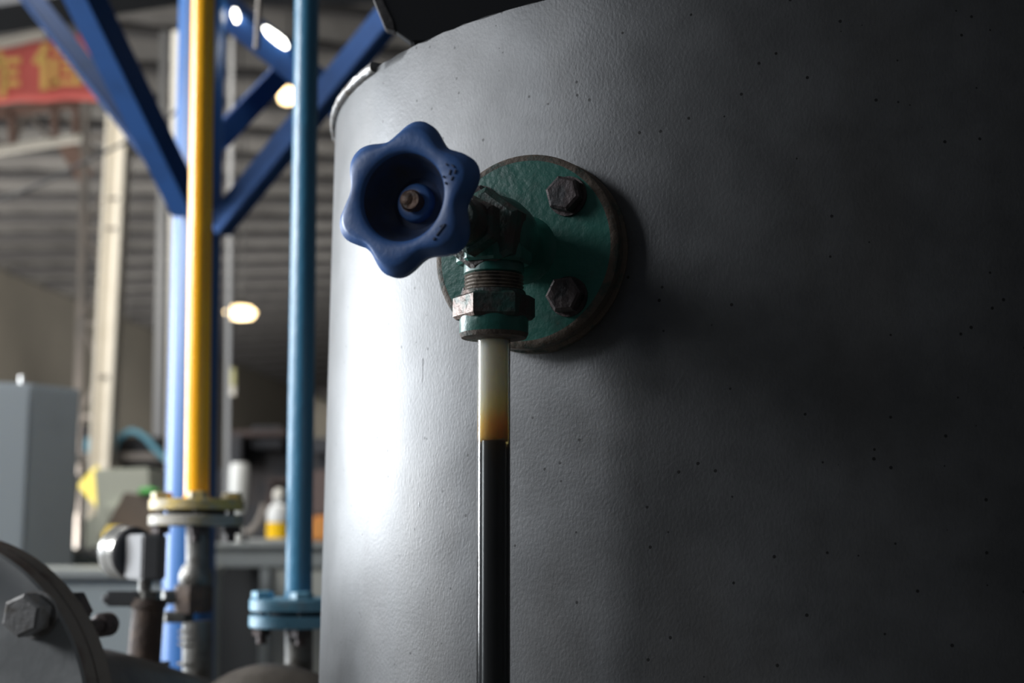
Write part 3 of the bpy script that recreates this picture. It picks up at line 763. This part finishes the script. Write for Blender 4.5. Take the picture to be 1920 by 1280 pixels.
bm = NB(); revolve(bm, [(0, 0), (9*4.55/FPX, .004), (9*4.55/FPX, .016), (0, .02)], frame(at(182, 1032, 4.57), (0, -1, 0)), 24); obj('knob', bm, M['chrome'], mh)
o = pshape('cardboard_box', [(232, 922), (262, 928), (330, 930), (330, 1012), (182, 1012), (204, 975), (222, 948)], 4.5, .3, M['card']); tag(o, 'dark brown cardboard box slumped behind the dial gauge', 'box')
o = pshape('yellow_canister', [(190, 990), (210, 982), (222, 990), (222, 1063), (188, 1063)], 3.75, .12, M['sign'], bev=.01); tag(o, 'yellow canister standing just left of the dial gauge', 'canister')
bm = NB(); r0 = at(278, 922, 4.52); bmesh.ops.create_icosphere(bm, subdivisions=3, radius=1.0)
for v in bm.verts: v.co = r0 + Vector((v.co.x*.033, v.co.y*.03, v.co.z*(.014+.004*sin(v.co.x*9))))
tag(obj('green_rag', bm, M['greenrag']), 'bright green rag lying on top of the brown cardboard box', 'rag')
sg = NB(); prism(sg, [(144, 910), (180, 872), (216, 912), (180, 950)], 5.3, .012); p_ = at(205, 912, 5.325); cyl(sg, p_, (p_.x, p_.y, 0), .013, seg=12); tag(obj('warning_sign', sg, M['sign'], smooth=False), 'blank yellow diamond sign half behind the machine housing', 'sign')
bm = NB(); cyl(bm, at(140, 890, 4.75), at(137, 962, 4.75), 8*4.75/FPX, 6*4.75/FPX, 24, .003)
tag(obj('white_pipe_stub', bm, M['paleplate']), 'short pale pipe stub standing beside the slate cabinet', 'pipe')

# dark machines further back
def machine(name, label, D, pieces, cat='machine'):
    xs = [p[1] for p in pieces]; t = thing(name, label, cat, at(min(xs), 1000, D))
    for nm, x0, y0, x1, y1, m, dd, gr in pieces: pbox(nm, x0, y0, x1, y1, D+dd, .5, M[m], t, .01, ground=gr)
    return t
machine('lathe', 'dark iron lathe seen through the gap behind the cream post', 9.75, [
    ('bed', 120, 848, 345, 864, 'lattice', -.1, False), ('headstock', 208, 818, 300, 850, 'machine', 0, False),
    ('chip_tray', 225, 864, 330, 878, 'machine', 0, False), ('stand', 150, 878, 420, 1100, 'machine', .1, True), ('chuck_guard', 150, 795, 172, 848, 'machine', 0, False),
    ('splash_guard', 158, 820, 180, 848, 'hose', -.05, False)])
machine('press_machine', 'dark press with brown rails behind the long bench', 8.5, [
    ('frame', 440, 838, 620, 1040, 'machine', .3, True), ('rail', 420, 806, 540, 818, 'machine2', 0, False), ('head', 425, 812, 452, 870, 'machine', 0, False),
    ('crosshead', 470, 798, 530, 840, 'machine', .1, False), ('guide', 495, 895, 545, 905, 'machine2', .2, False), ('guide', 498, 905, 512, 1000, 'machine2', .2, False), ('motor_cover', 582, 820, 640, 850, 'machine', 0, False)])
machine('gear_housing', 'brown iron gear housing glimpsed between the teal pipe and tank', 7.4, [
    ('case', 586, 880, 660, 965, 'machine2', 0, False), ('foot', 588, 965, 660, 1060, 'machine', .05, True)])
bm = NB(); q = 6.0; revolve(bm, [(0, 0), (15*q/FPX, 0), (18*q/FPX, .05), (18*q/FPX, .19), (15*q/FPX, .21), (0, .21)], Matrix.Translation(at(447, 962, q)), 24)
cyl(bm, at(447, 962, q), (at(447, 962, q).x, q, .0), .02, seg=16)
tag(obj('white_drum', bm, M['paleplate']), 'pale upright drum on a stand right of the yellow flange', 'drum')
bm = NB(); tube(bm, [at(462, 1000, 4.6), at(478, 988, 4.6), at(492, 962, 4.6), at(496, 945, 4.6)], .012, 10, 6); tag(obj('rope_end', bm, M['lattice']), 'short bent rope lying on the long bench beside the bottle', 'rope')
bm = NB(); tube(bm, [at(212, 850, 9.6), at(222, 824, 9.6), at(246, 808, 9.6), at(272, 820, 9.6), at(290, 840, 9.6), at(318, 868, 9.6)], .021, 12, 8); tag(obj('air_hose', bm, M['hose']), 'pale blue hose arching over the dark lathe', 'hose')

# posts and masts
def upright(name, label, x0, y0, x1, y1, w, D, m, d=None, cat='post'):
    bm = NB(); a = at(x0, y0, D); b = at(x1, y1, D); w_ = w*D/FPX
    b = a + (b-a)*(a.z/(a.z-b.z)); bar(bm, a, b, w_, d or w_, side=(1, 0, 0), bev=w_*.06); return tag(obj(name, bm, m, smooth=False), label, cat)
cp = thing('cream_post', 'broad cream painted post rising behind the left blue brace', 'post', at(190, 880, 9.5))
bm = NB(); D = 9.5
def dn(a, b): return a + (b-a)*(a.z/(a.z-b.z))
bar(bm, at(226, 190, D), dn(at(226, 190, D), at(190, 900, D)), 30*D/FPX, .10, side=(1, 0, 0), bev=.004); obj('web', bm, M['beige'], cp, smooth=False)
for dx in (-15, 15):
    bm = NB(); bar(bm, at(226+dx, 190, D-.02), dn(at(226+dx, 190, D-.02), at(190+dx, 900, D-.02)), 8*D/FPX, .16, side=(1, 0, 0), bev=.004); obj('edge_flange', bm, M['beige'], cp, smooth=False)
for yy in (372, 428, 706):
    bm = NB(); t = (yy-190)/710; bar(bm, at(226-36*t-15, yy, D-.07), at(226-36*t+15, yy, D-.07), .012, .02, side=(0, 0, 1)); obj('joint_plate', bm, M['lattice'], cp, smooth=False)
lt_ = thing('lattice_mast', 'thin latticed steel mast standing left of the cream post', 'mast', at(150, 900, 11.4))
D = 11.4
for dx in (0, 46):
    bm = NB(); a_ = at(162+dx, 190, D); b_ = at(143+dx, 900, D); bar(bm, a_, a_+(b_-a_)*(a_.z/(a_.z-b_.z)), 13*D/FPX, .05, side=(1, 0, 0)); obj('chord', bm, M['lattice'], lt_, smooth=False)
def lx(y): return 162 - 19*(y-190)/710
for yy in (258, 432, 606, 780):
    bm = NB(); bar(bm, at(lx(yy), yy, D), at(lx(yy)+46, yy, D), 9*D/FPX, .03, side=(0, 0, 1)); obj('rung', bm, M['lattice'], lt_, smooth=False)
for i, yy in enumerate((258, 345, 432, 519, 606, 693)):
    xa, xb = (lx(yy), lx(yy+87)+46) if i % 2 == 0 else (lx(yy)+46, lx(yy+87))
    bm = NB(); bar(bm, at(xa, yy, D+.02), at(xb, yy+87, D+.02), 7*D/FPX, .02, side=(1, 0, 0)); obj('diagonal', bm, M['lattice'], lt_, smooth=False)
upright('silver_mast', 'silver grey mast between the cream post and blue column', 309, 60, 296, 840, 15, 10.8, M['silver'], cat='mast')
upright('white_mast', 'bright white mast hugging the left side of the blue column', 332, 60, 322, 800, 16, 8.0, M['white'], cat='mast')
upright('pale_mast', 'pale slender mast along the right edge of the blue column', 435, 70, 424, 1010, 9, 8.2, M['silver'], cat='mast')

# crane bridge with the banner
br = thing('crane_bridge', 'brown lattice girder bridge with white beams under the red banner', 'bridge', at(60, 270, 12))
D = 12.0
def seg_(nm, x0, y0, x1, y1, w, m, d=.06, dd=0):
    bm = NB(); bar(bm, at(x0, y0, D+dd), at(x1, y1, D+dd), w*D/FPX, d, side=(0, 0, 1) if abs(x1-x0) > abs(y1-y0) else (1, 0, 0)); return obj(nm, bm, m, br, smooth=False)
seg_('top_beam', -260, 140, 84, 64, 14, M['white'])
seg_('upper_chord', -260, 232, 190, 186, 11, M['brown'])
seg_('upper_chord', -260, 250, 142, 198, 8, M['brown'])
seg_('lower_beam', -260, 322, 155, 258, 14, M['white'])
for x in (-70, 22, 102, 142):
    seg_('upright', x, 212-(x*.1), x+2, 276-(x*.14), 12, M['brown'])
for (a, b, c, d) in ((52, 212, 96, 262), (-60, 222, 18, 280), (24, 268, 50, 212), (104, 206, 160, 250)):
    seg_('diagonal', a, b, c, d, 7, M['lattice'], dd=.05)
seg_('gusset', 120, 262, 160, 330, 34, M['brown'], dd=.1)
bn = thing('red_banner', 'red cloth banner with big yellow characters at upper left', 'banner', at(90, 140, 11.9))
bm = NB(); D = 11.9; rows = []
for i in range(25):
    x = -260 + 480*i/24; col_ = []
    for j in range(9):
        t = j/8; yt = 138 - .18*(x+260); ybm = 205 - .045*(x+260) if x < 110 else 188
        p = at(x, yt*(1-t)+ybm*t, D); p.y += .02*sin(x*.07+t*2); col_.append(bm.verts.new(p))
    rows.append(col_)
for i in range(24):
    for j in range(8): bm.faces.new((rows[i][j], rows[i+1][j], rows[i+1][j+1], rows[i][j+1]))
bo = obj('cloth', bm, M['red'], bn)
sd = bo.modifiers.new('t', 'SOLIDIFY'); sd.thickness = .006
def strokes(lst, ox, oy, sx, sy):
    bm = NB()
    for x0, y0, x1, y1, w in lst:
        a = at(ox+x0*sx, oy+y0*sy, D-.05); b = at(ox+x1*sx, oy+y1*sy, D-.05)
        bar(bm, a, b, w*sx*D/FPX, .006, side=(b-a).cross(Vector((0, 1, 0))))
    return obj('character', bm, M['gold'], bn, smooth=False)
# right-hand character: person radical and the body strokes
strokes([(.26, .0, .0, .42, .16), (.2, .26, .2, 1.0, .17), (.42, .12, 1.0, .12, .11), (.58, .3, .92, .3, .1), (.42, .3, .42, .95, .14), (.92, .3, .92, .8, .1),
         (.58, .46, .92, .46, .09), (.58, .62, .92, .62, .09), (.38, .84, 1.05, .84, .11), (.66, .0, .66, .28, .1)], 66, 84, 84, 84)
strokes([(.30, .0, .0, .42, .16), (.2, .26, .2, 1.0, .16), (.62, .0, .44, .34, .13), (.46, .22, 1.05, .18, .13), (.66, .24, .66, 1.0, .14), (.66, .46, 1.0, .44, .13), (.66, .70, 1.03, .68, .13)], -50, 98, 84, 84)

# sagging cable
bm = NB(); tube(bm, [at(-60, 395, 6), at(60, 352, 6), at(150, 308, 6), at(245, 262, 6), at(300, 232, 6), at(345, 196, 6)], 3.2*6/FPX, 8, 8)
tag(obj('sagging_cable', bm, M['cable']), 'thin black cable sagging across the cream post', 'cable')

# lamps and bright roof panels far back
def lamp(px, py, rx, ry, D, label):
    t = thing('high_bay_lamp', label, 'lamp', at(px, py, D), 'hall lamps')
    kk = D/FPX; c = at(px, py, D)
    bm = NB(); revolve(bm, [(0, -ry*kk), (rx*.8*kk, -ry*.7*kk), (rx*kk, 0), (rx*.7*kk, ry*.6*kk), (0, ry*.7*kk)], Matrix.Translation(c), 24); obj('bulb', bm, M['lampwarm'], t)
    bm = NB(); revolve(bm, [(rx*.55*kk, ry*.72*kk), (rx*.3*kk, ry*1.3*kk), (rx*.12*kk, ry*1.6*kk), (0, ry*1.6*kk)], Matrix.Translation(c), 20)
    cyl(bm, c + Z*(ry*1.5*kk), Vector((c.x, c.y, roofz(c.x, c.y)-.02)), .012, seg=8); obj('shade', bm, M['lampshade'], t)
lamp(451, 585, 30, 15, 16, 'warm glowing lens shaped lamp between the yellow and teal pipes')
lamp(539, 178, 18, 20, 13, 'round warm lamp glowing beside the top of the teal pipe')
lamp(121, 219, 12, 10, 16, 'small warm lamp glowing through the brown girder')
lamp(183, 226, 11, 10, 16, 'small warm lamp just left of the cream post top')
sk = thing('work_light', 'small pale yellow hanging light right of the blue column', 'lamp', at(436, 740, 12))
bm = NB(); cyl(bm, at(436, 690, 12), at(436, 722, 12), .03, seg=16, bevel=.005); obj('lamp_holder', bm, mat('holder_pale_yellow', (.6, .58, .3)), sk)
bm = NB(); cyl(bm, at(436, 724, 12), at(435, 740, 12), .035, .028, seg=16, bevel=.006); obj('bulb', bm, M['white'], sk)
bm = NB(); cyl(bm, at(436, 690, 12), Vector((at(436, 690, 12).x, 12, roofz(at(436, 690, 12).x, 12))), .006, seg=8); obj('flex', bm, M['cable'], sk)
def skylight(pts, D, label):
    bm = NB(); prism(bm, pts, D, .03); tag(obj('roof_skylight', bm, M['skyglow'], smooth=False), label, 'skylight')
skylight([(272, 30), (300, 16), (335, 12), (350, 14), (350, 46), (318, 44)], 13.4, 'bright white roof panel left of the blue column')
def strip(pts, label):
    bm = NB(); prism(bm, pts, 3.005, .04, .003); tag(obj('skylight_glow', bm, M['skyglow'], smooth=False), label, 'lamp', 'skylight glows set on the blue tie')  # skylight bloom added as glowing solids just in front of the tie
strip([(435, 16), (440, 13), (444, 18), (442, 29), (438, 34), (434, 30)], 'tiny skylight bloom added as a glowing patch against the right edge of the blue column')
strip([(492, 49), (497, 47), (523, 64), (536, 75), (536, 80), (530, 82), (515, 72), (493, 54)], 'slanted skylight bloom added as a glowing patch beside the hanging rod')
